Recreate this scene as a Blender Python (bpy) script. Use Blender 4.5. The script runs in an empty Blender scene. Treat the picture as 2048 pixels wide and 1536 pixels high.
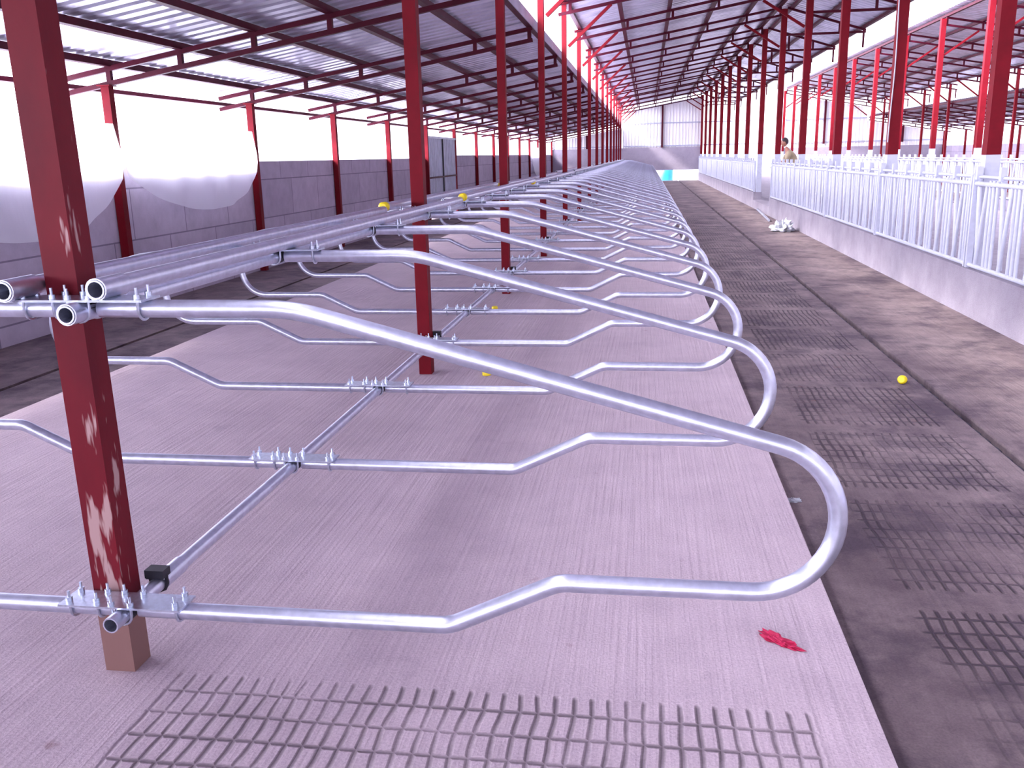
import bpy, math, random
from mathutils import Vector, Matrix, noise
random.seed(4)
SC = bpy.context.scene
COL = SC.collection

# ------------------------------------------------------------------ camera
cam_data = bpy.data.cameras.new('camera')
cam = bpy.data.objects.new('camera', cam_data)
COL.objects.link(cam)
F = Vector((-0.14414616, 0.95877652, -0.24488663))
R = Vector((0.98944991, 0.14327805, -0.02145391))
U = Vector((-0.01451737, 0.24539556, 0.96931433))
m = Matrix((R, U, -F)).transposed().to_4x4()
m.translation = Vector((1.559368, 0.0, 1.512889))
cam.matrix_world = m
cam_data.sensor_fit = 'HORIZONTAL'
cam_data.sensor_width = 36.0
cam_data.lens = 1797.755 / 2048 * 36.0
cam_data.clip_start = 0.02
cam_data.clip_end = 500
SC.camera = cam

# ------------------------------------------------------------------ light
world = bpy.data.worlds.new('overcast_sky')
SC.world = world
world.use_nodes = True
bg = world.node_tree.nodes['Background']
bg.inputs['Color'].default_value = (0.86, 0.83, 1.0, 1)
bg.inputs['Strength'].default_value = 1.0
wt = world.node_tree            # overcast sky, brighter round the veiled sun on the left
w_tc = wt.nodes.new('ShaderNodeTexCoord')
w_dot = wt.nodes.new('ShaderNodeVectorMath'); w_dot.operation = 'DOT_PRODUCT'
w_dot.inputs[1].default_value = Vector((-1.0, -.30, .22)).normalized()
wt.links.new(w_tc.outputs['Generated'], w_dot.inputs[0])
w_mr = wt.nodes.new('ShaderNodeMapRange')
w_mr.interpolation_type = 'SMOOTHSTEP'
w_mr.inputs[1].default_value = .0; w_mr.inputs[2].default_value = 1.0
w_mr.inputs[3].default_value = .5; w_mr.inputs[4].default_value = 3.4
wt.links.new(w_dot.outputs['Value'], w_mr.inputs[0])
wt.links.new(w_mr.outputs[0], bg.inputs['Strength'])
sun_data = bpy.data.lights.new('sun', 'SUN')
sun_data.energy = .9
sun_data.angle = math.radians(6)
sun_data.color = (1.0, 0.94, 0.88)
sun = bpy.data.objects.new('sun', sun_data)
COL.objects.link(sun)
sd = Vector((1.0, 0.55, -0.88)).normalized()
sun.rotation_euler = sd.to_track_quat('-Z', 'Y').to_euler()
sun.location = (-10, -5, 12)

vs = SC.view_settings
vs.view_transform = 'Standard'
vs.look = 'None'
vs.gamma = 1.0
vs.use_curve_mapping = False
vs.exposure = 3.02

# ------------------------------------------------------------------ layout numbers
BAY = 3.9
Y0 = 2.296                      # first post of the centre row
def YK(k): return Y0 + (k - 1) * BAY
YEND = YK(16)
YFRONT = -21.0
YD = 2.224                      # plane of the first dividers
XC = 0.07                       # neck line of the dividers
ZFL = -0.2                      # alley floor
XR1, XR2, XR3, XW = 5.05, 10.1, 15.15, 19.75

ORD = ['nearest', 'second', 'third', 'fourth', 'fifth', 'sixth', 'seventh', 'eighth', 'ninth', 'tenth', 'eleventh',
       'twelfth', 'thirteenth', 'fourteenth', 'fifteenth', 'sixteenth', 'seventeenth', 'eighteenth', 'nineteenth']
TENS = {20: 'twenti', 30: 'thirti', 40: 'forti', 50: 'fifti'}
def ordn(i):                    # i from 1
    if i <= 19: return ORD[i - 1]
    t = i // 10 * 10
    if i % 10 == 0: return TENS[t] + 'eth'
    first = ['first'] + ORD[1:9]
    return TENS[t][:-1] + 'y-' + first[i % 10 - 1]

# ------------------------------------------------------------------ materials
def new_mat(name):
    mt = bpy.data.materials.new(name)
    mt.use_nodes = True
    nt = mt.node_tree
    b = nt.nodes['Principled BSDF']
    return mt, nt, b
def N(nt, typ, **kw):
    n = nt.nodes.new(typ)
    for k, v in kw.items():
        if k in n.inputs: n.inputs[k].default_value = v
        else: setattr(n, k, v)
    return n
def L(nt, a, b): nt.links.new(a, b)
def objco(nt, scale=(1, 1, 1), loc=(0, 0, 0)):
    tc = N(nt, 'ShaderNodeTexCoord')
    mp = N(nt, 'ShaderNodeMapping')
    mp.inputs['Scale'].default_value = scale
    mp.inputs['Location'].default_value = loc
    L(nt, tc.outputs['Object'], mp.inputs['Vector'])
    return mp.outputs['Vector']
def noise_n(nt, vec, scale, detail=4, rough=.55):
    n = N(nt, 'ShaderNodeTexNoise')
    n.inputs['Scale'].default_value = scale
    n.inputs['Detail'].default_value = detail
    n.inputs['Roughness'].default_value = rough
    L(nt, vec, n.inputs['Vector'])
    return n.outputs['Fac']
def ramp(nt, fac, stops):
    r = N(nt, 'ShaderNodeValToRGB')
    e = r.color_ramp.elements
    while len(e) < len(stops): e.new(.5)
    for i, (p, c) in enumerate(stops):
        e[i].position = p
        e[i].color = (*c, 1) if len(c) == 3 else c
    L(nt, fac, r.inputs['Fac'])
    return r.outputs['Color']
def mix(nt, fac, a, b, mode='MIX'):
    mx = N(nt, 'ShaderNodeMix', data_type='RGBA', blend_type=mode)
    for sock, v in ((mx.inputs[0], fac), (mx.inputs[6], a), (mx.inputs[7], b)):
        if hasattr(v, 'links') or hasattr(v, 'is_linked'): L(nt, v, sock)
        else: sock.default_value = v if not isinstance(v, tuple) else (*v, 1)
    return mx.outputs[2]
def math_n(nt, op, a, b=None, c=None):
    n = N(nt, 'ShaderNodeMath', operation=op)
    for i, v in enumerate((a, b, c)):
        if v is None: continue
        if hasattr(v, 'is_linked'): L(nt, v, n.inputs[i])
        else: n.inputs[i].default_value = v
    return n.outputs[0]
def bump(nt, b, h, strength=.3, dist=.01):
    n = N(nt, 'ShaderNodeBump')
    n.inputs['Strength'].default_value = strength
    n.inputs['Distance'].default_value = dist
    L(nt, h, n.inputs['Height'])
    L(nt, n.outputs[0], b.inputs['Normal'])

def simple(name, col, rough=.6, metal=0.0, var=0.12, scale=8, bmp=0.0):
    mt, nt, b = new_mat(name)
    v = objco(nt)
    f = noise_n(nt, v, scale)
    c1 = tuple(max(0, x * (1 - var)) for x in col)
    c2 = tuple(min(1, x * (1 + var)) for x in col)
    L(nt, ramp(nt, f, [(.3, c1), (.7, c2)]), b.inputs['Base Color'])
    b.inputs['Roughness'].default_value = rough
    b.inputs['Metallic'].default_value = metal
    if bmp: bump(nt, b, f, bmp)
    return mt

M = {}
M['galv'] = simple('galvanized_steel', (.62, .65, .77), .36, .9, .12, 30)
M['galv_dark'] = simple('zinc_inside', (.16, .17, .22), .6, .6, .2, 30)
M['zinc'] = simple('zinc_plated_hardware', (.62, .68, .78), .28, .9, .15, 60)
M['roof_sheet'] = simple('galvanized_roof_sheet', (.70, .70, .84), .30, .5, .22, 2.0)
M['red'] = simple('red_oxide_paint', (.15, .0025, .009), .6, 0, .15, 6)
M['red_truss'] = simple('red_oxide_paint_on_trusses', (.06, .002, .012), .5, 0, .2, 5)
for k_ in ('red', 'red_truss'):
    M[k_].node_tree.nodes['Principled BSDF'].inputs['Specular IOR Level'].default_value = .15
M['white_paint'] = simple('white_painted_steel', (.50, .52, .62), .45, 0, .06, 20)
M['black'] = simple('black_rubber', (.02, .02, .03), .6, 0, .2, 20)
M['yellow'] = simple('yellow_plastic', (.85, .68, .01), .4, 0, .05, 20)
M['pink'] = simple('magenta_cloth', (.42, .005, .06), .7, 0, .2, 60, .5)
M['blue'] = simple('blue_plastic', (.008, .24, .48), .4, 0, .1, 4)
M['bag'] = simple('white_plastic_film', (.45, .47, .52), .35, 0, .05, 10)
M['shirt'] = simple('tan_cloth', (.35, .28, .18), .8, 0, .15, 12)
M['trousers'] = simple('dark_cloth', (.05, .05, .08), .8, 0, .15, 12)
M['skin'] = simple('skin', (.35, .15, .10), .55, 0, .08, 12)
M['hair'] = simple('dark_hair', (.03, .015, .02), .6, 0, .2, 40)
M['chain'] = simple('oiled_chain_steel', (.05, .045, .07), .5, .6, .3, 30)
M['earth'] = simple('pale_earth', (.60, .60, .66), .9, 0, .1, .2)
M['door_sheet'] = simple('grey_door_sheet', (.42, .44, .55), .4, .3, .15, 3)

def mat_worn():
    mt, nt, b = new_mat('worn_red_paint')
    v = objco(nt, (1, 1, .16))
    chips = noise_n(nt, v, 26, 3, .6)
    v2 = objco(nt, (1, 1, .5), (3, 1, 2))
    big = noise_n(nt, v2, 5, 4, .6)
    tc = N(nt, 'ShaderNodeTexCoord'); sp = N(nt, 'ShaderNodeSeparateXYZ'); L(nt, tc.outputs['Object'], sp.inputs[0])
    z = sp.outputs['Z']
    low = N(nt, 'ShaderNodeMapRange'); L(nt, z, low.inputs[0])
    low.inputs[1].default_value = 1.15; low.inputs[2].default_value = .2
    low.inputs[3].default_value = 0.0; low.inputs[4].default_value = .12
    s = math_n(nt, 'ADD', math_n(nt, 'MULTIPLY', chips, .7), math_n(nt, 'MULTIPLY', big, .3))
    s = math_n(nt, 'ADD', s, low.outputs[0])
    mask = ramp(nt, s, [(.615, (0, 0, 0)), (.66, (1, 1, 1))])
    base = ramp(nt, big, [(.35, (.11, .003, .011)), (.7, (.16, .005, .013))])
    c = mix(nt, mask, base, (.42, .27, .26))
    # bare brown foot below the paint line
    wob = math_n(nt, 'ADD', z, math_n(nt, 'MULTIPLY', big, .05))
    foot = N(nt, 'ShaderNodeMapRange'); L(nt, wob, foot.inputs[0])
    foot.inputs[1].default_value = .235; foot.inputs[2].default_value = .205
    c = mix(nt, foot.outputs[0], c, (.23, .125, .11))
    L(nt, c, b.inputs['Base Color'])
    b.inputs['Roughness'].default_value = .6
    b.inputs['Specular IOR Level'].default_value = .2
    bump(nt, b, s, .3, .004)
    return mt
M['worn'] = mat_worn()

def brickish(nt, vec, bw, bh, mortar, smooth=.2):
    n = N(nt, 'ShaderNodeTexBrick')
    n.inputs['Scale'].default_value = 1.0
    n.inputs['Brick Width'].default_value = bw
    n.inputs['Row Height'].default_value = bh
    n.inputs['Mortar Size'].default_value = mortar
    n.inputs['Mortar Smooth'].default_value = smooth
    n.inputs['Bias'].default_value = 0
    n.offset = .0
    L(nt, vec, n.inputs['Vector'])
    return n.outputs['Fac']
def swapped(nt):                # brick rows run along Y: feed (y, x)
    tc = N(nt, 'ShaderNodeTexCoord'); sp = N(nt, 'ShaderNodeSeparateXYZ'); cb = N(nt, 'ShaderNodeCombineXYZ')
    L(nt, tc.outputs['Object'], sp.inputs[0])
    return sp, cb

def mat_concrete(name, ca, cb_, stamp=None, broom=True, dark=(.13, .10, .12), sc=1.0, stain=.35):
    """stamp = (xmin, xmax, ymin, ymax) of the impressed cells, in metres"""
    mt, nt, b = new_mat(name)
    v = objco(nt)
    big = noise_n(nt, v, .9 * sc, 6, .6)
    mid = noise_n(nt, objco(nt, (1, 1, 1), (7, 3, 0)), 5, 5, .65)
    fine = noise_n(nt, v, 120, 2, .6)
    f = math_n(nt, 'ADD', math_n(nt, 'MULTIPLY', big, .6), math_n(nt, 'MULTIPLY', mid, .4))
    c = ramp(nt, f, [(.34, cb_), (.62, ca)])
    st = ramp(nt, noise_n(nt, objco(nt, (1, 1, 1), (2, 9, 0)), 2.3, 6, .7), [(.62 if stain < .5 else .46, (0, 0, 0)), (.78 if stain < .5 else .64, (1, 1, 1))])
    c = mix(nt, math_n(nt, 'MULTIPLY', st, stain), c, dark)
    c = mix(nt, .35, c, ramp(nt, fine, [(.3, (.3, .3, .3)), (.7, (.7, .7, .7))]), 'OVERLAY')
    rust = ramp(nt, noise_n(nt, objco(nt, (1, 1, 1), (5, 2, 0)), 7.5, 3, .5), [(.70, (0, 0, 0)), (.78, (1, 1, 1))])
    c = mix(nt, math_n(nt, 'MULTIPLY', rust, .45), c, (.20, .10, .09))
    h = math_n(nt, 'MULTIPLY', fine, .15)
    if broom:
        bl = noise_n(nt, objco(nt, (55, 1.2, 1)), 1.0, 2, .5)
        h = math_n(nt, 'ADD', h, math_n(nt, 'MULTIPLY', bl, .35))
        c = mix(nt, .14, c, ramp(nt, bl, [(.35, (.35, .35, .35)), (.65, (.65, .65, .65))]), 'OVERLAY')
    if stamp:
        sp, cbn = swapped(nt)
        # stamped mats were laid slightly unevenly
        wob = noise_n(nt, v, 3.0, 2, .5)
        wx = math_n(nt, 'ADD', sp.outputs['X'], math_n(nt, 'MULTIPLY', wob, .05))
        wy = math_n(nt, 'ADD', sp.outputs['Y'], math_n(nt, 'MULTIPLY', wob, .02))
        L(nt, wy, cbn.inputs[0]); L(nt, wx, cbn.inputs[1])
        fac = brickish(nt, cbn.outputs[0], .105, .05, .0105, .9)
        x0, x1, y0, y1, period, duty = stamp
        def band(val, lo, hi, soft=.02):
            a = N(nt, 'ShaderNodeMapRange'); L(nt, val, a.inputs[0]); a.inputs[1].default_value = lo; a.inputs[2].default_value = lo + soft
            d = N(nt, 'ShaderNodeMapRange'); L(nt, val, d.inputs[0]); d.inputs[1].default_value = hi; d.inputs[2].default_value = hi + soft
            return math_n(nt, 'SUBTRACT', a.outputs[0], d.outputs[0])
        msk = math_n(nt, 'MULTIPLY', band(sp.outputs['X'], x0, x1), band(sp.outputs['Y'], y0, y1))
        if period:
            fr = math_n(nt, 'FRACT', math_n(nt, 'DIVIDE', sp.outputs['Y'], period))
            msk = math_n(nt, 'MULTIPLY', msk, band(fr, .02, duty, .02))
        wear = ramp(nt, noise_n(nt, objco(nt, (1, 1, 1), (1, 4, 0)), 1.7, 4, .6), [(.36, (.12, .12, .12)), (.56, (1, 1, 1))])
        g = math_n(nt, 'MULTIPLY', math_n(nt, 'MULTIPLY', fac, msk), wear)
        c = mix(nt, math_n(nt, 'MULTIPLY', g, .75), c, dark)
        h = math_n(nt, 'SUBTRACT', h, math_n(nt, 'MULTIPLY', g, 1.2))
    L(nt, c, b.inputs['Base Color'])
    b.inputs['Roughness'].default_value = .75
    b.inputs['Specular IOR Level'].default_value = .25
    bump(nt, b, h, .8, .015)
    return mt
M['platform'] = mat_concrete('bedding_concrete', (.52, .425, .46), (.41, .33, .37), (.16, 2.02, -3, 2.27, 0, 0))
M['alley'] = mat_concrete('alley_concrete', (.25, .195, .195), (.11, .078, .09), (2.58, 3.45, -3, 26, 1.15, .86), True, (.045, .03, .05), 1.0, .7)
M['wall_conc'] = mat_concrete('wall_concrete', (.36, .32, .39), (.27, .24, .30), None, False, (.14, .11, .14))
M['curb_conc'] = mat_concrete('curb_concrete', (.32, .29, .34), (.23, .20, .25), None, False, (.16, .13, .16), 2)

def mat_panels():
    mt, nt, b = new_mat('precast_wall_panels')
    sp, cbn = swapped(nt)
    L(nt, sp.outputs['Y'], cbn.inputs[0]); L(nt, sp.outputs['Z'], cbn.inputs[1])
    n = N(nt, 'ShaderNodeTexBrick'); n.offset = .35
    n.inputs['Scale'].default_value = 1.0
    n.inputs['Brick Width'].default_value = 1.3; n.inputs['Row Height'].default_value = .62
    n.inputs['Mortar Size'].default_value = .011; n.inputs['Mortar Smooth'].default_value = .3
    n.inputs['Color1'].default_value = (.40, .36, .45, 1); n.inputs['Color2'].default_value = (.49, .44, .54, 1)
    n.inputs['Mortar'].default_value = (.22, .19, .26, 1)
    L(nt, cbn.outputs[0], n.inputs['Vector'])
    f = noise_n(nt, objco(nt), 4, 6, .65)
    c = mix(nt, .5, n.outputs['Color'], ramp(nt, f, [(.3, (.36, .35, .37)), (.7, (.62, .60, .62))]), 'OVERLAY')
    L(nt, c, b.inputs['Base Color']); b.inputs['Roughness'].default_value = .8
    bump(nt, b, f, .3, .01)
    return mt
M['panels'] = mat_panels()

def mat_clad():
    mt, nt, b = new_mat('white_steel_cladding')
    f = noise_n(nt, objco(nt, (6, 6, .4)), 1.2, 4, .6)
    L(nt, ramp(nt, f, [(.3, (.74, .73, .76)), (.7, (.90, .88, .88))]), b.inputs['Base Color'])
    b.inputs['Roughness'].default_value = .5
    return mt
M['clad'] = mat_clad()

def mat_curtain():
    mt, nt, b = new_mat('white_woven_plastic')
    out = nt.nodes['Material Output']
    t = N(nt, 'ShaderNodeBsdfTranslucent'); t.inputs['Color'].default_value = (.88, .90, .96, 1)
    b.inputs['Base Color'].default_value = (.94, .96, 1.0, 1); b.inputs['Roughness'].default_value = .5
    ms = N(nt, 'ShaderNodeMixShader'); ms.inputs[0].default_value = .45
    L(nt, b.outputs[0], ms.inputs[1]); L(nt, t.outputs[0], ms.inputs[2]); L(nt, ms.outputs[0], out.inputs['Surface'])
    f = noise_n(nt, objco(nt, (1, 3, .6)), 3, 3, .5)
    bump(nt, b, f, .3, .03)
    return mt
M['curtain'] = mat_curtain()

# ------------------------------------------------------------------ mesh helpers
class MB:
    def __init__(s): s.v = []; s.f = []; s.sm = []
    def add(s, vs_, fs, smooth=False):
        o = len(s.v)
        s.v += [tuple(v) for v in vs_]
        s.f += [tuple(i + o for i in f) for f in fs]
        s.sm += [smooth] * len(fs)
        return s
    def box(s, x0, x1, y0, y1, z0, z1):
        v = [(x0, y0, z0), (x1, y0, z0), (x1, y1, z0), (x0, y1, z0), (x0, y0, z1), (x1, y0, z1), (x1, y1, z1), (x0, y1, z1)]
        return s.add(v, [(3, 2, 1, 0), (4, 5, 6, 7), (0, 1, 5, 4), (1, 2, 6, 5), (2, 3, 7, 6), (3, 0, 4, 7)])
    def beam(s, a, b, w, h, up=(0, 0, 1)):
        a = Vector(a); b = Vector(b); d = (b - a).normalized()
        u = Vector(up)
        if abs(d.dot(u)) > .98: u = Vector((0, 1, 0))
        r = d.cross(u).normalized(); u = r.cross(d)
        v = []
        for p in (a, b):
            for sx, sz in ((-1, -1), (1, -1), (1, 1), (-1, 1)):
                v.append(p + r * (sx * w / 2) + u * (sz * h / 2))
        return s.add(v, [(3, 2, 1, 0), (4, 5, 6, 7), (0, 1, 5, 4), (1, 2, 6, 5), (2, 3, 7, 6), (3, 0, 4, 7)])
    def tube(s, pts, r, seg=12, caps=True, hollow=0.0, inner=.82, disc=True):
        pts = [Vector(p) for p in pts]; n = len(pts)
        rr = r if isinstance(r, (list, tuple)) else [r] * n
        T = []
        for i in range(n):
            t = (pts[min(i + 1, n - 1)] - pts[max(i - 1, 0)]).normalized(); T.append(t)
        ref = Vector((0, 0, 1)) if abs(T[0].z) < .9 else Vector((0, 1, 0))
        nrm = (ref - T[0] * ref.dot(T[0])).normalized()
        rings = []
        for i in range(n):
            if i:
                nrm = nrm - T[i] * nrm.dot(T[i])
                nrm.normalize()
            bi = T[i].cross(nrm)
            rings.append([pts[i] + (nrm * math.cos(2 * math.pi * j / seg) + bi * math.sin(2 * math.pi * j / seg)) * rr[i] for j in range(seg)])
        v = [p for ring in rings for p in ring]
        f = []
        for i in range(n - 1):
            for j in range(seg):
                k = (j + 1) % seg
                f.append((i * seg + j, i * seg + k, (i + 1) * seg + k, (i + 1) * seg + j))
        s.add(v, f, True)
        if hollow:
            for e, sg in ((0, 1), (n - 1, -1)):
                o = rings[e]; c = pts[e]; d = T[e] * sg
                i1 = [c + (p - c) * inner for p in o]; i2 = [p + d * hollow for p in i1]
                fs = []
                for j in range(seg):
                    k = (j + 1) % seg
                    q = (j, seg + j, seg + k, k); q2 = (seg + j, 2 * seg + j, 2 * seg + k, seg + k)
                    fs += [q, q2] if sg > 0 else [q[::-1], q2[::-1]]
                if disc: fs.append(tuple(range(2 * seg, 3 * seg)))
                s.add(list(o) + i1 + i2, fs)
        elif caps:
            s.add(rings[0], [tuple(range(seg))[::-1]]); s.add(rings[-1], [tuple(range(seg))])
        return s
    def build(s, name, mat, parent=None, loc=(0, 0, 0)):
        me = bpy.data.meshes.new(name)
        me.from_pydata(s.v, [], s.f)
        me.polygons.foreach_set('use_smooth', s.sm)
        me.materials.append(mat)
        me.update()
        o = bpy.data.objects.new(name, me)
        o.location = loc
        COL.objects.link(o)
        if parent: o.parent = parent
        return o
def tag(o, label, cat, group=None, kind=None):
    o['label'] = label; o['category'] = cat
    if group: o['group'] = group
    if kind: o['kind'] = kind
    return o
def thing(name, label, cat, loc=(0, 0, 0), group=None):
    o = bpy.data.objects.new(name, None); o.empty_display_size = .1
    COL.objects.link(o); o.location = loc
    return tag(o, label, cat, group)
def struct(o):
    o['kind'] = 'structure'; return o
def kids(o): return [c for c in bpy.data.objects if c.parent is o]
def dup(root, loc, label, skip=(), group=None):
    r = root.copy(); COL.objects.link(r); r.location = loc; r['label'] = label
    if group: r['group'] = group
    for c in CH[root.name]:
        if c.name.split('.')[0] in skip: continue
        d = c.copy(); COL.objects.link(d); d.parent = r
        for g in CH.get(c.name, []):
            if g.name.split('.')[0] in skip: continue
            e = g.copy(); COL.objects.link(e); e.parent = d
    return r
CH = {}
def remember(root):
    CH[root.name] = kids(root)
    for c in CH[root.name]: CH[c.name] = kids(c)

def fillet(pts, rads, n=8):
    out = [Vector(pts[0])]
    for i in range(1, len(pts) - 1):
        p0, p, p1 = Vector(pts[i - 1]), Vector(pts[i]), Vector(pts[i + 1])
        a = (p0 - p).normalized(); b = (p1 - p).normalized()
        ang = a.angle(b); t = rads[i] / math.tan(ang / 2)
        A = p + a * t; B = p + b * t
        for j in range(n + 1):          # quadratic blend is close to the arc
            u = j / n
            out.append(A * (1 - u) ** 2 + p * 2 * u * (1 - u) + B * u * u)
    out.append(Vector(pts[-1]))
    return out

# ------------------------------------------------------------------ floors and ground
XPL, XPR = -2.42, 2.21
PG = MB().box(XPL, XPR, YFRONT, YEND - .1, ZFL - .05, 0).build('floor', M['platform']); struct(PG)
gx = 3.645
for a, b, nm in ((XPR + .001, gx - .035, 'floor'), (gx + .035, XR1 - .15, 'floor'), (-4.66, -3.53, 'floor'), (-3.47, XPL - .001, 'floor')):
    struct(MB().box(a, b, YFRONT, YEND + .3, ZFL - .15, ZFL).build(nm, M['alley']))
for xx in (gx, -3.5):
    struct(MB().box(xx - .035, xx + .035, YFRONT, YEND + .3, ZFL - .2, ZFL - .055).build('floor', M['chain']))
struct(MB().box(XR1 + .08, XR2 - .14, YFRONT, YEND + 5, ZFL - .2, .02).build('floor', M['curb_conc']))
struct(MB().box(XR2 + .08, XW - .06, YFRONT, YEND, ZFL - .15, ZFL).build('floor', M['alley']))
gr = MB()
gr.add([(-90, -60, -.45), (110, -60, -.45), (110, 190, -.45), (-90, 190, -.45)], [(0, 1, 2, 3)])
struct(gr.build('ground', M['earth']))

# scraper chain lying in the floor groove
mb = MB()
y = -1.0; i = 0
while y < YEND:
    w = .014
    if i % 2 == 0: pts = [(gx - w, y), (gx - w, y + .075), (gx, y + .09), (gx + w, y + .075), (gx + w, y), (gx, y - .015), (gx - w, y)]
    if i % 2 == 0: mb.tube([(p[0], p[1], ZFL - .043) for p in pts], .006, 5, False)
    else:
        pts = [(-w, 0), (-w, .075), (0, .09), (w, .075), (w, 0), (0, -.015), (-w, 0)]
        mb.tube([(gx, y + p[1], ZFL - .036 + p[0] * .6) for p in pts], .006, 5, False)
    y += .085; i += 1
tag(mb.build('scraper_chain', M['chain']), 'dark steel scraper chain lying in the groove along the right-hand alley floor', 'chain')

# ------------------------------------------------------------------ walls
def wallbox(name, mat, *b): return struct(MB().box(*b).build(name, mat))
wallbox('wall_left', M['panels'], -4.82, -4.66, YFRONT, YK(7), ZFL - .1, 1.53)
wallbox('wall_left', M['panels'], -4.82, -4.66, YK(8), YEND + .1, ZFL - .1, 1.60)
wallbox('wall_right', M['panels'], XW + .05, XW + .2, YFRONT, YEND + .1, ZFL - .1, 1.62)
ye = YEND + .1
wallbox('wall_back', M['wall_conc'], -4.66, 2.2, ye, ye + .2, ZFL - .1, 1.9)
wallbox('wall_back', M['wall_conc'], 2.2, XR1, ye, ye + .2, .47, 1.9)
wallbox('wall_back', M['wall_conc'], XR2 - .05, XW + .05, ye, ye + .2, ZFL - .1, 1.7)

def rz_left(x): return 2.58 + (x + 4.6) * .1696
def rz_mid(x): return 4.26 + x * .170
def rz_canopy(x): return 5.12 - (x - XR1) * .31
def rz_rmid(x): return 5.2 - (x - XR2) * .18
def rz_right(x): return 3.45 - (x - XR3) * .172

def cladding(name, x0, x1, z0, top):
    mb = MB(); n = int((x1 - x0) / .2); v = []; f = []
    xs = []
    for i in range(n):
        a = x0 + i * (x1 - x0) / n; w = (x1 - x0) / n
        xs += [(a, 0), (a + w * .6, 0), (a + w * .7, -.03), (a + w * .9, -.03)]
    xs.append((x1, 0))
    for x, d in xs: v += [(x, ye + .1 + d, z0), (x, ye + .1 + d, top(x))]
    for i in range(len(xs) - 1): f.append((2 * i, 2 * i + 2, 2 * i + 3, 2 * i + 1))
    mb.add(v, f)
    return struct(mb.build(name, M['clad']))
cladding('wall_back', -4.66, -.02, 1.9, lambda x: rz_left(x) - .2)
cladding('wall_back', .02, XR1, 1.9, lambda x: rz_mid(x) - .10)
cladding('wall_back', XR2, XR3, 1.7, lambda x: rz_rmid(x) - .25)
cladding('wall_back', XR3 + .02, XW + .05, 1.7, lambda x: rz_right(x) - .2)

# ------------------------------------------------------------------ roof sheets (ribs run down the slope)
def ceiling(x0, z0, x1, z1, y0=YFRONT, y1=YEND + .6):
    n = int((y1 - y0) / .25); w = (y1 - y0) / n
    v = []; f = []; ys = []
    for i in range(n):
        a = y0 + i * w
        ys += [(a, 0), (a + w * .55, 0), (a + w * .67, .035), (a + w * .88, .035)]
    ys.append((y1, 0))
    for yy, d in ys: v += [(x0, yy, z0 + d), (x1, yy, z1 + d)]
    k = len(v)
    v += [(a, b, c + .004) for a, b, c in v]
    for i in range(len(ys) - 1):
        f.append((2 * i, 2 * i + 2, 2 * i + 3, 2 * i + 1)); f.append((k + 2 * i, k + 2 * i + 1, k + 2 * i + 3, k + 2 * i + 2))
    return struct(MB().add(v, f).build('ceiling', M['roof_sheet']))
HS = .115
ceiling(-5.25, rz_left(-5.25) + HS, -.125, rz_left(-.125) + HS)
ceiling(-.12, rz_mid(-.12) + HS, XR1, rz_mid(XR1) + HS)
ceiling(XR1 + .01, rz_canopy(XR1) + HS, 7.15, rz_canopy(7.15) + HS)
ceiling(XR2 - .1, rz_rmid(XR2 - .1) + HS, 15.5, rz_rmid(15.5) + HS)
ceiling(XR3 + .06, rz_right(XR3 + .06) + HS, 20.3, rz_right(20.3) + HS)

# ------------------------------------------------------------------ trusses
def truss(roof, xa, xb, depth, xs, label, k, group, bottom=None, brace=None, tab=None, w=.055):
    t = thing('roof_truss', label, 'roof truss', (xa, YK(k), roof(xa)), group)
    def P(x, z): return (x - xa, 0, z - roof(xa))
    bz = bottom or (lambda x: roof(x) - depth)
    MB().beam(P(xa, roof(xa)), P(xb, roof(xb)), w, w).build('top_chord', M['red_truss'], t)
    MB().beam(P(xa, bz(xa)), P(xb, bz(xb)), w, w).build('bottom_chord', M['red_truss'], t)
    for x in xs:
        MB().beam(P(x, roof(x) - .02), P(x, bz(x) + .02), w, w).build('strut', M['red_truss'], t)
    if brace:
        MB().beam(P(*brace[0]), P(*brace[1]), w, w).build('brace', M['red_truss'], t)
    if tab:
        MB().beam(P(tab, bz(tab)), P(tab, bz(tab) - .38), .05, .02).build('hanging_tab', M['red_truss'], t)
    remember(t)
    return t
LEFTX = [-4.55, -3.66, -2.77, -1.88, -.99, -.17]
MIDX = [.12, 1.1, 2.1, 3.1, 4.1, 4.95]
RMX = [10.2, 11.2, 12.2, 13.2, 14.2, 15.0]
RX = [15.3, 16.2, 17.1, 18.0, 18.9, 19.6]
protos = {
 'left': truss(rz_left, -5.1, -.125, .16, LEFTX, 'red steel truss under the left lean-to roof, nearest of its line', 1, 'trusses under the left roof'),
 'mid': truss(rz_mid, -.1, XR1 - .075, .18, MIDX, 'red steel truss under the middle roof, nearest of its line', 1, 'trusses under the middle roof'),
 'can': truss(rz_canopy, XR1 + .075, 7.1, .7, [5.75, 6.45, 7.05], 'red tapering canopy truss over the feed passage, nearest of its line', 1, 'canopy trusses over the feed passage', bottom=lambda x: 4.44, tab=7.05),
 'rmid': truss(rz_rmid, XR2 + .075, 15.45, .2, RMX, 'red steel truss under the roof beyond the feed passage, nearest of its line', 1, 'trusses under the roof beyond the feed passage', tab=15.4),
 'right': truss(rz_right, XR3 + .06, 20.1, .17, RX, 'red steel truss under the far right lean-to roof, nearest of its line', 1, 'trusses under the far right roof'),
}
WORD = {'left': 'left lean-to roof', 'mid': 'middle roof', 'can': 'canopy over the feed passage', 'rmid': 'roof beyond the feed passage', 'right': 'far right lean-to roof'}
for key, t in protos.items():
    for k in range(2, 17):
        w_ = 'last one, against the end wall' if k == 16 else ordn(k) + ' from the front'
        dup(t, (t.location.x, YK(k), t.location.z), 'red steel truss of the %s, %s' % (WORD[key], w_))
    t['label'] = 'red steel truss of the %s, nearest one of the line' % WORD[key]

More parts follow.
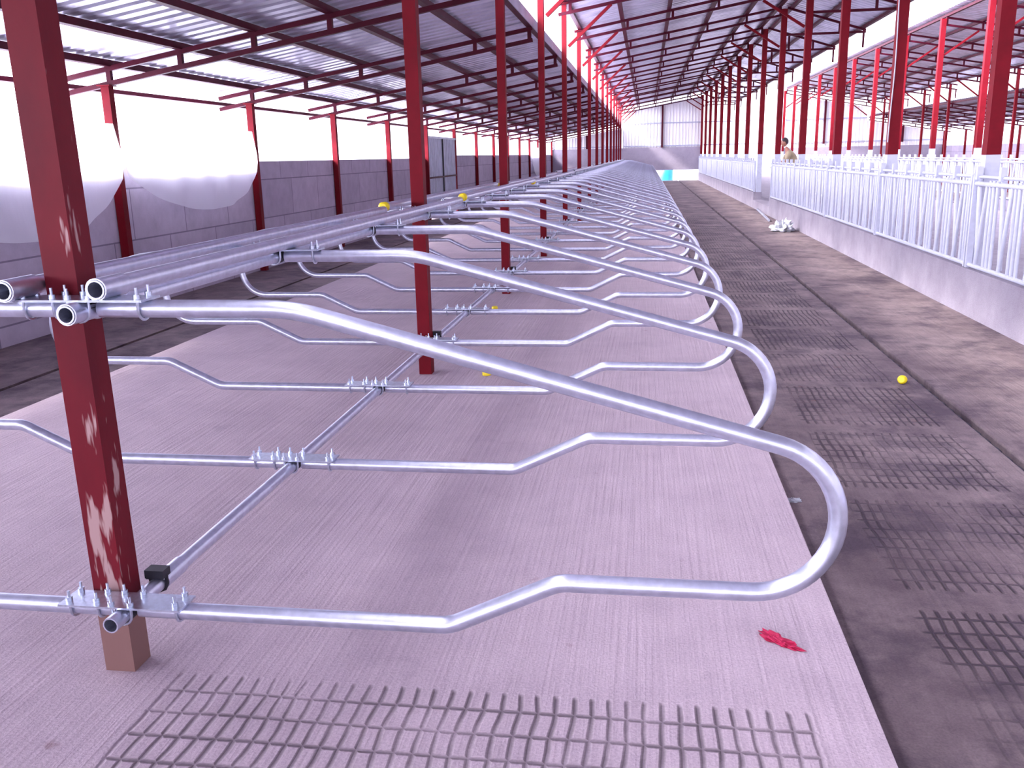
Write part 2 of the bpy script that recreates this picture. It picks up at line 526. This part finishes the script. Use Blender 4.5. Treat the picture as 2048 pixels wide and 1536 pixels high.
# knee braces between posts and trusses
def braces(a, b, what, side, ks):
    p = None
    for k in ks:
        lab = 'red diagonal knee brace on the %s, %s from the front' % (what, ordn(k))
        if p is None:
            d = (b[0] - a[0], 0, b[1] - a[1])
            p = tag(MB().beam((0, 0, 0), d, .055, .055).build('knee_brace', M['red'], None, (a[0], YK(k), a[1])), lab, 'brace', 'knee braces of the ' + side)
        else:
            o = p.copy(); COL.objects.link(o); o.location = (a[0], YK(k), a[1]); o['label'] = lab
braces((.085, 3.50), (.88, rz_mid(.88) - .20), 'post row between the stalls', 'centre row', range(1, 17))
braces((XR1 - .09, 4.15), (4.05, rz_mid(4.05) - .22), 'near feed barrier posts', 'near feed row', range(1, 17))
braces((XR2 + .09, 4.15), (11.1, rz_rmid(11.1) - .24), 'posts beyond the feed passage', 'far feed row', range(1, 17))
braces((XR3 - .07, 3.55), (14.2, rz_rmid(14.2) - .24), 'rightmost inner post row', 'right row', range(1, 17))

# purlins
def purlins(roof, xs, where):
    n = len(xs)
    for i, x in enumerate(xs):
        lab = 'long red purlin under the %s, %s from its low edge' % (where, ordn(i + 1) if i else 'first')
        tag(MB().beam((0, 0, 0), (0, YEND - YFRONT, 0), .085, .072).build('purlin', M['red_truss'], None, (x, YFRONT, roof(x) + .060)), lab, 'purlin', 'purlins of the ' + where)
purlins(rz_left, LEFTX, 'left lean-to roof')
purlins(rz_mid, [.02, .98, 2.02, 3.06, 4.1, 4.93], 'middle roof')
purlins(rz_canopy, [7.05, 6.1, 5.25], 'canopy over the feed passage')
purlins(rz_rmid, [15.1, 14.2, 13.2, 12.2, 11.2, 10.2], 'roof beyond the feed passage')
purlins(rz_right, [19.6, 18.7, 17.8, 16.9, 16.0, 15.3], 'far right lean-to roof')
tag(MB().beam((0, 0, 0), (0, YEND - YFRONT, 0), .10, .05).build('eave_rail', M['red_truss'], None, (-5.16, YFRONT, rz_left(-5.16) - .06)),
    'thin red rail running along the outer edge of the left eave', 'rail')
tag(MB().beam((0, 0, 0), (0, YEND - YFRONT, 0), .012, .14).build('edge_flashing', M['door_sheet'], None, (-.117, YFRONT, rz_left(-.12) + .08)),
    'grey sheet flashing along the high edge of the left roof', 'flashing')

# ------------------------------------------------------------------ posts
def post(x, k, half, z0, z1, mat, label, group, white=None, plate=True):
    t = thing('steel_post', label, 'post', (x, YK(k), z0), group)
    zz = white - z0 if white else 0
    h = z1 - z0
    MB().box(-half, half, -half, half, zz, h).build('shaft', mat, t)
    if white:
        MB().box(-half - .002, half + .002, -half - .002, half + .002, 0, zz).build('white_painted_foot', M['white_paint'], t)
    if plate:
        MB().box(-half - .03, half + .03, -half - .03, half + .03, h, h + .012).build('cap_plate', mat, t)
    remember(t)
    return t
GC = 'red posts of the centre row'
# first post stands just behind the first dividers (slightly off the grid line)
p1 = thing('steel_post', 'chipped and worn dark red square post, the nearest, standing on the bedding platform', 'post', (-.023, Y0 + .02, 0), GC)
p1.rotation_euler = (0, -.010, 0)
MB().box(-.048, .048, -.045, .045, 0, 4.25).build('shaft', M['worn'], p1)
MB().box(-.075, .075, -.075, .075, 4.25, 4.262).build('cap_plate', M['red'], p1)
pp = post(0, 2, .045, 0, 4.25, M['red'], 'red square post, second of the row between the stalls', GC)
pp.location.y = YK(2) + .02
for k in range(3, 16):
    dup(pp, (0, YK(k) + .02, 0), 'red square post, %s of the row standing between the stalls' % ordn(k))
pp = post(-4.6, 1, .05, ZFL, 2.40, M['red'], 'red post at the left side wall, nearest of its row', 'red posts along the left wall')
for k in range(2, 17):
    dup(pp, (-4.6, YK(k), ZFL), 'red post at the left side wall, %s of its row' % (ordn(k) if k < 16 else 'last'))
pp = post(XR1, 1, .07, .28, 5.07, M['red'], 'red post with white painted foot on the near feed curb, nearest of its row', 'posts on the near feed curb', 1.43, False)
for k in range(2, 17):
    dup(pp, (XR1, YK(k), .28), 'red post with white painted foot on the near feed curb, %s of its row' % (ordn(k) if k < 16 else 'last'))
pp = post(XR2, 1, .07, .28, 5.15, M['red'], 'red post with white foot on the feed curb beyond the passage, nearest of its row', 'posts on the far feed curb', 1.48, False)
for k in range(2, 17):
    dup(pp, (XR2, YK(k), .28), 'red post with white foot on the curb beyond the feed passage, %s of its row' % (ordn(k) if k < 16 else 'last'))
pp = post(XR3, 1, .05, ZFL, 4.25, M['red'], 'slim red post of the right stall row, nearest of its row', 'posts of the right stall row')
for k in range(2, 16):
    dup(pp, (XR3, YK(k), ZFL), 'slim red post of the right stall row beyond the feed passage, %s of its row' % ordn(k))
pp = post(XW, 1, .05, ZFL, rz_right(XW) - .2, M['red'], 'red post at the far right side wall, nearest of its row', 'posts along the right wall')
for k in range(2, 17):
    dup(pp, (XW, YK(k), ZFL), 'red post at the far right side wall, %s of its row' % (ordn(k) if k < 16 else 'last'))

# end wall steelwork
for x, zt, w in ((2.55, rz_mid(2.55) - .2, 'middle'), (-2.3, rz_left(-2.3) - .2, 'left lean-to'), (12.6, rz_rmid(12.6) - .2, 'right middle'), (17.3, rz_right(17.3) - .2, 'right lean-to')):
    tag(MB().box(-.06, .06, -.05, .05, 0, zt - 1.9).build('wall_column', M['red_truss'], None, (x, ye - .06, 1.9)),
        'dark steel column on the end wall in its %s section' % w, 'column')
for z in (2.0, 3.42):
    for x0, x1, w in ((-4.6, -.1, 'left lean-to'), (.1, XR1 - .1, 'middle'), (XR1 + .1, XR2 - .1, 'open passage'), (XR2 + .1, XR3, 'right middle'), (XR3 + .1, XW, 'far right')):
        if z > 3 and w in ('left lean-to', 'far right'): continue
        tag(MB().box(0, x1 - x0, -.03, .03, -.035, .035).build('wall_girt', M['door_sheet'], None, (x0, ye + .03, z)),
            'thin %s girt across the end wall in its %s section' % ('lower' if z < 3 else 'upper', w), 'girt')

# ------------------------------------------------------------------ stall dividers
ZU, ZM, ZL = 1.139, .390, .245
PR = .0245
def divider_path(s):
    r = .207; cx = 1.985 - r; cz = ZM + r
    a = math.atan(.272)
    st = Vector((.035, 0, ZU)); kn = Vector((.615, 0, ZU))
    th0 = math.pi / 2 - a
    tp = Vector((cx + r * math.cos(th0), 0, cz + r * math.sin(th0)))
    # bend point on the horizontal where the sloping leg meets it
    kx = tp.x - (ZU - tp.z) / .272
    pts = fillet([st, Vector((kx, 0, ZU)), tp], [0, .55, 0], 10)
    n = 22
    for i in range(1, n + 1):
        th = th0 + (-math.pi / 2 - th0) * i / n
        pts.append(Vector((cx + r * math.cos(th), 0, cz + r * math.sin(th))))
    low = fillet([Vector((cx, 0, ZM)), Vector((1.27, 0, ZM)), Vector((.965, 0, ZL)), Vector((.035, 0, ZL))], [0, .12, .12, 0], 5)
    pts += low[1:]
    # subdivide the long straights a little
    return [Vector((p.x * s, 0, p.z)) for p in pts]
meshes = {}
for s, nm in ((1, 'right'), (-1, 'left')):
    meshes[s] = MB().tube(divider_path(s), PR, 14, True).build('stall_divider', M['galv'], None, (XC, YD, 0))
NDIV = 45
for s, nm in ((1, 'right'), (-1, 'left')):
    for i in range(NDIV):
        o = meshes[s] if i == 0 else meshes[s].copy()
        if i: COL.objects.link(o)
        o.location = (XC, YD + i * 1.3, 0)
        where = {0: 'nearest one, before the worn post'}.get(i, '%s from the front' % ordn(i + 1))
        tag(o, 'bent galvanized stall divider tube %s of the posts, %s' % (nm, where), 'stall divider', 'stall dividers on the %s side' % nm)

# pipes running lengthwise
def coupler(parent, x, z, y, r, ln=.12): 
    MB().tube([(0, y, 0), (0, y + ln, 0)], r, 16, False, .03, .88, False).build('pipe_coupler', M['galv'], parent)
def longpipe(name, x, z, y0, y1, r, label, group, cap=False, coup=()):
    t = thing(name, label, 'pipe', (x, y0, z), group)
    MB().tube([(0, 0, 0), (0, y1 - y0, 0)], r, 18, False, .7).build('pipe', M['galv'], t)
    for c in coup: coupler(t, x, z, c - y0, r + .0045)
    if cap:
        MB().tube([(0, -.028, 0), (0, -.022, 0), (0, .03, 0)], [.022, .032, .032], 16, True).build('end_cap', M['yellow'], t)
    return t
ZA = ZU + PR + .006 + .0265 + .001
for segs, x, nm in (([2.17, 7.05, 11.7, 18.4, 24.6, 30.8, 37.0, 43.2, 49.4, 55.6, 60.6], .130, 'right'),
                    ([2.14, 5.78, 10.4, 17.5, 23.7, 29.9, 36.1, 42.3, 48.5, 54.7, 60.6], -.116, 'left')):
    for i in range(len(segs) - 1):
        odd = i % 2
        dx = (.012 if nm == 'right' else -.012) * odd
        y1 = segs[i + 1] - .05
        longpipe('rail_pipe', x + dx, ZA + .018 * odd, segs[i], y1, .026,
                 'thick galvanized pipe on top of the clamps, %s row, %s length%s' % (nm, ordn(i + 1), ' with yellow cap' if i in (1, 2) else ' from the front'),
                 'upper rail pipes', i in (1, 2), (segs[0] + .003,) if i == 0 else ())
longpipe('rail_pipe', XC, ZU - .001, 2.12, 60.6, .0245, 'galvanized pipe under the upper clamp plates, running the whole stall row', 'neck line pipes', False, (2.123,))
longpipe('rail_pipe', XC, ZL - .001, 2.12, 60.6, .0235, 'low galvanized pipe just above the platform joining the lower divider ends', 'neck line pipes', False, (2.40, 10.2))

# clamp sets : plate + U bolts with nuts
def ubolt(axis, r, legz, nuts=True):
    """U around a pipe whose centre is the origin; plate surface at z = legz"""
    pts = []
    for s in (1,):
        pts.append((r, legz + .03))
        pts.append((r, 0))
        for j in range(1, 9):
            a = -math.pi * j / 8
            pts.append((r * math.cos(a), r * math.sin(a)))
        pts.append((-r, legz + .03))
    P = [(0, u, z) if axis == 'x' else (u, 0, z) for u, z in pts]
    return MB().tube(P, .004, 8, True)
def nutmesh(axis, r, sgn, legz):
    u = r * sgn
    c = (0, u) if axis == 'x' else (u, 0)
    return MB().tube([(c[0], c[1], legz), (c[0], c[1], legz + .011)], .0095, 6, True)
TZ = PR + .006
def clamp(label, z, loc, group):
    t = thing('clamp_plate', label, 'clamp', loc, group)
    MB().box(-.19, .19, -.060, .036, PR + .001, TZ + .001).build('plate', M['zinc'], t)
    for x in (-.172, -.085, .045, .160):
        if abs(x) > .1 or x < 0:
            u = ubolt('x', PR + .005, TZ).build('u_bolt', M['zinc'], t); u.location = (x, 0, 0)
            for s in (1, -1): nutmesh('x', PR + .005, s, TZ + .001).build('nut', M['zinc'], u)
    u = ubolt('y', .030, TZ).build('u_bolt', M['zinc'], t); u.location = (0, -.045, 0)
    for s in (1, -1): nutmesh('y', .030, s, TZ + .001).build('nut', M['zinc'], u)
    u = ubolt('y', .030, TZ).build('u_bolt', M['zinc'], t); u.location = (0, .027, 0)
    for s in (1, -1): nutmesh('y', .030, s, TZ + .001).build('nut', M['zinc'], u)
    MB().tube([(0, -.034, 0), (0, .012, 0)], .0285, 14, False).build('rubber_ring', M['black'], t)
    remember(t)
    return t
for z, nm in ((ZL, 'lower'), (ZU, 'upper')):
    c0 = clamp('zinc clamp plate with U-bolts at the %s divider joint, at the worn post' % nm, z, (XC, YD, z), nm + ' clamp plates')
    for i in range(1, NDIV):
        dup(c0, (XC, YD + i * 1.3, z), 'zinc clamp plate with U-bolts at the %s divider joint, %s from the front' % (nm, ordn(i + 1)),
            skip=('nut',) if i > 9 else ())

# black brackets holding the low pipe to the posts
br0 = None
for k in range(1, 16):
    lab = 'black bracket fixing the low pipe to the %s post between the stalls' % ordn(k)
    if br0 is None:
        mb = MB().box(-.03, .0, -.02, .02, .02, .045)
        mb.box(-.032, .03, -.022, .022, .024, .050)
        mb.tube([(-.027, 0, .03), (-.026, 0, .0), (-.019, 0, -.019), (0, 0, -.0275), (.019, 0, -.019), (.0275, 0, 0), (.027, 0, .03)], .006, 8)
        br0 = mb.build('pipe_bracket', M['black'])
        o = br0
    else:
        o = br0.copy(); COL.objects.link(o)
    o.location = (XC, YK(k) + .09, ZL)
    tag(o, lab, 'bracket', 'black pipe brackets')

# ------------------------------------------------------------------ feed curb and barriers
def curbs(x0, x1, nm):
    gap = (YK(7) + .1, YK(8) - .1)
    wallbox('wall_curb', M['curb_conc'], x0, x1, YFRONT, gap[0], ZFL - .1, .28)
    wallbox('wall_curb', M['curb_conc'], x0, x1, gap[0], gap[1], ZFL - .1, .05)
    wallbox('wall_curb', M['curb_conc'], x0, x1, gap[1], YEND, ZFL - .1, .28)
curbs(XR1 - .16, XR1 + .09, 'near')
curbs(XR2 - .16, XR2 + .075, 'far')

def barrier(label, loc, group):
    """one bay of self-locking feed barrier, 3.9 m long, origin at its front bottom corner"""
    t = thing('feed_barrier', label, 'feed barrier', loc, group)
    Lb = BAY - .06
    mt = M['white_paint']
    MB().tube([(0, 0, .03), (0, Lb, .03)], .024, 8).build('bottom_rail', mt, t)
    MB().tube([(0, 0, .86), (0, Lb, .86)], .024, 8).build('top_rail', mt, t)
    MB().tube([(.01, 0, .93), (.01, Lb, .93)], .018, 8).build('locking_rail', mt, t)
    n = 6; w = Lb / n
    for i in range(n):
        a = i * w
        for d in (.03, .13, .22):
            MB().tube([(0, a + d, .03), (0, a + d, .90)], .0185, 7).build('upright', mt, t)
        MB().tube([(0, a + .45, .04), (0, a + .30, .86)], .021, 7).build('slanted_bar', mt, t)
        MB().tube([(.02, a + .47, .06), (.02, a + .60, .96)], .024, 7).build('swing_bar', mt, t)
        MB().box(-.025, .03, a + .56, a + .62, .90, 1.03).build('latch', mt, t)
    for yy in (.005, Lb - .005):
        MB().box(-.03, .03, yy - .02, yy + .02, 0, .95).build('end_upright', mt, t)
    remember(t)
    return t
b0 = barrier('x', (XR1 - .125, YK(1) + .03, .285), 'bays of the near feed barrier')
b0['label'] = 'white tubular self-locking feed barrier bay on the near curb, nearest of the line'
n_ = 1
for k in range(2, 16):
    if k == 7: continue
    n_ += 1
    dup(b0, (XR1 - .125, YK(k) + .03, .285), 'white tubular feed barrier bay on the near curb, %s of the line%s' % (ordn(n_), ', before the gap' if k == 6 else ''))
for k in range(3, 16):
    dup(b0, (XR2 - .125, YK(k) + .03, .285), 'white tubular feed barrier bay across the feed passage, %s of the line' % ordn(k - 2), group='bays of the far feed barrier')

# white gate standing in the gap
g = thing('pass_gate', 'small white tubular gate standing open beside the walk-through gap in the feed barrier', 'gate', (XR1 + 1.45, YK(7) + .4, .02))
for z in (.25, 1.15): MB().tube([(0, 0, z), (0, 3.0, z)], .025, 8).build('gate_rail', M['white_paint'], g)
for i in range(11): MB().tube([(0, .02 + i * .296, .2), (0, .02 + i * .296, 1.2)], .02, 7).build('gate_bar', M['white_paint'], g)
for yy in (.0, 3.0): MB().box(-.03, .03, yy - .03, yy + .03, .0, 1.25).build('gate_leg', M['white_paint'], g)

# ------------------------------------------------------------------ plastic curtains in the left wall openings
def curtain(ya, yb, zlow, ylow, label, ztop=1.98, skew=0):
    nu, nv = 60, 34
    v = []; f = []
    for i in range(nu + 1):
        u = i / nu
        for j in range(nv + 1):
            t = j / nv                                   # 0 top, 1 bottom
            # side edge bulges to the post half way down
            inset = .12 * (1 - min(1, t * 1.6)) ** 1.2 + .25 * max(0, t - .8)
            A = ya + inset; B_ = yb - inset
            yy = A + (B_ - A) * u
            sref = (yy - ylow) / ((yb - ylow) if yy > ylow else (ylow - ya))
            zb = zlow + (1.40 - zlow) * abs(sref) ** 2.3
            zz = ztop + (zb - ztop) * t
            belly = math.sin(math.pi * u)
            x = -4.50 + .13 * belly * t ** 2 + .018 * math.sin(yy * 9 + zz * 2.0) * (.3 + t) * belly + .02 * noise.noise(Vector((yy * 2.5, zz * 1.6, 1)))
            x = max(x, -4.535)
            v.append((x, yy, zz))
    for i in range(nu):
        for j in range(nv):
            a = i * (nv + 1) + j
            f.append((a, a + nv + 1, a + nv + 2, a + 1))
    return tag(MB().add(v, f, True).build('plastic_curtain', M['curtain']), label, 'curtain', 'white plastic curtains on the left wall')
curtain(YK(3) + .02, YK(4) - .12, .90, 12.05, 'white plastic curtain sagging over the left wall, its rounded belly seen whole')
curtain(YK(2) + .02, YK(3) - .02, .80, 8.3, 'white plastic curtain hanging lowest over the left wall, partly behind the worn post')
curtain(YK(13) + .02, YK(14) - .02, .35, 51.2, 'narrow white plastic curtain hanging far down the left wall')

# ------------------------------------------------------------------ sheet metal door in the left wall
d = thing('sheet_door', 'grey sheet metal double door standing taller than the left wall', 'door', (-4.6, YK(7), ZFL))
ymid = 1.95
for a, b in ((.06, ymid - .05), (ymid + .05, BAY - .06)):
    mb = MB(); n = 8; w = (b - a) / n; v = []; f = []; ys = []
    for i in range(n):
        q = a + i * w; ys += [(q, 0), (q + w * .6, 0), (q + w * .7, .025), (q + w * .9, .025)]
    ys.append((b, 0))
    for yy, dd in ys: v += [(dd, yy, .05), (dd, yy, 2.28)]
    for i in range(len(ys) - 1): f.append((2 * i, 2 * i + 1, 2 * i + 3, 2 * i + 2))
    mb.add(v, f).build('door_leaf', M['door_sheet'], d)
MB().box(-.03, .05, ymid - .05, ymid + .05, 0, 2.3).build('door_stile', M['black'], d)
MB().box(-.02, .045, .06, BAY - .06, 1.15, 1.20).build('cross_rail', M['red_truss'], d)
MB().box(-.03, .05, .06, BAY - .06, 2.28, 2.34).build('top_rail', M['door_sheet'], d)

# ------------------------------------------------------------------ small things
def cap(x, y, z, rot, label):
    mb = MB().tube([(0, 0, -.018), (0, 0, .014), (0, 0, .02)], [.032, .032, .022], 16)
    o = mb.build('yellow_plug', M['yellow'], None, (x, y, z)); o.rotation_euler = rot
    return tag(o, label, 'cap', 'loose yellow caps')
cap(.45, 6.17, .020, (0, 0, .4), 'yellow plastic pipe cap lying on the platform beside the second red post')
cap(.05, 8.97, .020, (0, 0, 1), 'yellow plastic pipe cap lying on the platform between second and third post')
cap(3.48, 6.88, ZFL + .034, (1.35, 0, -.6), 'yellow plastic pipe cap lying in the right alley near the chain groove')

def lump(name, loc, sx, sy, sz, mat, label, cat, seed, rough=.45, nu=26, nv=14):
    v = []; f = []
    for j in range(nv + 1):
        ph = math.pi * j / nv
        for i in range(nu):
            th = 2 * math.pi * i / nu
            d_ = Vector((math.sin(ph) * math.cos(th), math.sin(ph) * math.sin(th), math.cos(ph)))
            k = 1 + rough * noise.noise(d_ * 2.6 + Vector((seed, 0, 0))) + rough * .6 * noise.noise(d_ * 6 + Vector((0, seed, 0)))
            v.append((d_.x * sx * k, d_.y * sy * k, max(0, (d_.z + .35) * sz * k)))
    for j in range(nv):
        for i in range(nu):
            a = j * nu + i; b = j * nu + (i + 1) % nu
            f.append((a, a + nu, b + nu, b))
    o = MB().add(v, f).build(name, mat, None, loc)
    return tag(o, label, cat)
o = lump('rag', (2.0, 2.66, 0), .062, .022, .012, M['pink'], 'bright magenta scrap of cloth lying on the platform near its right edge', 'rag', 3, .7)
o.rotation_euler = (0, 0, -.75)
lump('plastic_bag', (4.55, 20.6, ZFL), .20, .24, .15, M['bag'], 'crumpled white plastic bag lying against the feed curb', 'bag', 8, .7)
lump('paper_scrap', (2.32, 4.4, ZFL), .035, .02, .012, M['bag'], 'tiny white scrap lying beside the platform edge in the right alley', 'scrap', 5)
tag(MB().tube([(4.86, 28.0, ZFL + .035), (4.62, 23.5, ZFL + .035)], .033, 10, True).build('loose_pipe', M['galv']), 'pale loose pipe lying on the right alley floor beside the feed curb', 'pipe')
tag(MB().box(-.05, .05, -.02, .02, 0, 1.95).build('white_board', M['white_paint'], None, (-.36, YK(11) + 1.0, 0)), 'narrow white upright board among the far posts of the centre row', 'board')
# blue container outside the end opening
bd = thing('water_tank', 'bright blue plastic tank outside the low opening in the end wall', 'tank', (2.95, 64.5, -.45))
MB().tube([(0, 0, 0), (0, 0, .05), (0, 0, .9), (0, 0, 1.0)], [.42, .45, .45, .36], 24).build('body', M['blue'], bd)
MB().tube([(0, 0, 1.0), (0, 0, 1.06)], [.2, .2], 16).build('lid', M['bag'], bd)

# power cable tied to a feed post
mb = MB()
pts = [(XR1 - .078, YK(4) - .10 - .02 * math.sin(z * 2.1), z) for z in [1.6 + i * .1 for i in range(35)]]
pts = [(p[0] + .012 * math.sin(p[2] * 3), p[1], p[2]) for p in pts]
tag(mb.tube(pts, .008, 6).build('cable', M['white_paint']), 'thin white cable hanging down the front of a post on the near feed curb', 'cable')

# ------------------------------------------------------------------ worker behind the barrier
def skin_body(name, pts, edges, radii, mat, parent, root=0, lvl=2):
    me = bpy.data.meshes.new(name); me.from_pydata(pts, edges, []); me.materials.append(mat)
    o = bpy.data.objects.new(name, me); COL.objects.link(o)
    sk = o.modifiers.new('skin', 'SKIN'); sk.use_smooth_shade = True
    ss = o.modifiers.new('sub', 'SUBSURF'); ss.levels = lvl; ss.render_levels = lvl
    for i, r_ in enumerate(radii):
        rr = r_ if isinstance(r_, tuple) else (r_, r_)
        me.skin_vertices[0].data[i].radius = rr
        me.skin_vertices[0].data[i].use_root = (i == root)
    o.parent = parent
    return o
W = thing('person', 'person in a tan shirt with short dark hair bending forward behind the feed barrier gap', 'person', (XR1 + .72, YK(7) + 1.75, .02))
W.scale = (.98, .98, .98)
# faces -X (towards the barrier), leaning forward
B = [(0, 0, .93), (-.03, 0, 1.10), (-.10, 0, 1.30), (-.17, 0, 1.46), (-.23, 0, 1.56), (-.28, 0, 1.64),           # 0-5 pelvis..neck
     (-.17, -.18, 1.44), (-.30, -.24, 1.22), (-.50, -.20, 1.12), (-.56, -.19, 1.10),                            # 6-9 arm
     (-.17, .18, 1.44), (-.30, .24, 1.22), (-.50, .20, 1.12), (-.56, .19, 1.10),                                # 10-13 arm
     (0, -.10, .86), (-.03, -.12, .48), (.02, -.13, .09), (-.10, -.14, .05),                                    # 14-17 leg
     (0, .10, .86), (.02, .12, .48), (.08, .13, .09), (-.04, .14, .05)]                                         # 18-21 leg
E_ = [(0, 1), (1, 2), (2, 3), (3, 4), (4, 5), (3, 6), (6, 7), (7, 8), (8, 9), (3, 10), (10, 11), (11, 12), (12, 13), (0, 14), (14, 15), (15, 16), (16, 17), (0, 18), (18, 19), (19, 20), (20, 21)]
R_ = [(.13, .16), (.12, .15), (.13, .17), (.10, .15), .06, .055, .065, .045, .032, .03, .065, .045, .032, .03, .09, .06, .045, .04, .09, .06, .045, .04]
skin_body('body', B, E_, R_, M['skin'], W)
sh = [0, 1, 2, 3, 4, 6, 7, 10, 11]
idx = {v: i for i, v in enumerate(sh)}
SB = [B[i] for i in sh]; SE = [(idx[a], idx[b]) for a, b in E_ if a in idx and b in idx]
skin_body('shirt', SB, SE, [(.15, .18), (.14, .17), (.15, .19), (.12, .17), .07, .08, .06, .08, .06], M['shirt'], W)
tr = [0, 14, 15, 16, 18, 19, 20]; idx = {v: i for i, v in enumerate(tr)}
skin_body('trousers', [B[i] for i in tr], [(idx[a], idx[b]) for a, b in E_ if a in idx and b in idx], [(.155, .17), .105, .075, .06, .105, .075, .06], M['trousers'], W)
def blob(name, c, r, mat, parent, fn=None, nu=24, nv=16):
    v = []; f = []
    for j in range(nv + 1):
        ph = math.pi * j / nv
        for i in range(nu):
            th = 2 * math.pi * i / nu
            d_ = Vector((math.sin(ph) * math.cos(th), math.sin(ph) * math.sin(th), math.cos(ph)))
            k = fn(d_) if fn else 1
            v.append((c[0] + d_.x * r[0] * k, c[1] + d_.y * r[1] * k, c[2] + d_.z * r[2] * k))
    for j in range(nv):
        for i in range(nu):
            a = j * nu + i; b = j * nu + (i + 1) % nu
            f.append((a, a + nu, b + nu, b))
    return MB().add(v, f, True).build(name, mat, parent)
def facefn(d_):
    k = 1.0
    k += .22 * math.exp(-((d_.y / .16) ** 2 + ((d_.z + .10) / .22) ** 2)) * (d_.x < 0)          # nose
    k -= .06 * math.exp(-(((abs(d_.y) - .36) / .14) ** 2 + ((d_.z - .08) / .12) ** 2)) * (d_.x < 0)   # eye sockets
    k += .05 * math.exp(-((d_.y / .3) ** 2 + ((d_.z + .5) / .08) ** 2)) * (d_.x < 0)            # lips
    k += .16 * math.exp(-(((abs(d_.y) - .98) / .10) ** 2 + ((d_.x) / .14) ** 2 + (d_.z / .25) ** 2))   # ears
    return k
hc = (-.32, 0, 1.76)
blob('head', hc, (.098, .078, .118), M['skin'], W, facefn, 36, 26)
blob('hair', (hc[0] + .018, 0, hc[2] + .03), (.103, .085, .112), M['hair'], W, lambda d_: 1.0 if (d_.z > .0 or d_.x > .2) else .8)
for s in (-1, 1):
    px = (-.56, s * .19, 1.10)
    P_ = [px, (px[0] - .05, px[1], px[2] - .015)]
    Ee = [(0, 1)]; Rr = [.03, (.035, .018)]
    hnd = [(px[0] - .06, px[1] + o_, px[2] - .02) for o_ in (-.03, -.01, .01, .03)]
    for q, h_ in enumerate(hnd):
        ln = (.06, .07, .072, .055)[q]
        P_ += [h_, (h_[0] - ln * .6, h_[1], h_[2] - .02), (h_[0] - ln * .75, h_[1], h_[2] - .05)]
        b_ = len(P_) - 3; Ee += [(1, b_), (b_, b_ + 1), (b_ + 1, b_ + 2)]; Rr += [.009, .008, .007]
    P_ += [(px[0] - .03, px[1] - s * .04, px[2] - .02), (px[0] - .06, px[1] - s * .055, px[2] - .04)]
    b_ = len(P_) - 2; Ee += [(0, b_), (b_, b_ + 1)]; Rr += [.011, .009]
    skin_body('hand', P_, Ee, Rr, M['skin'], W, 0, 1)
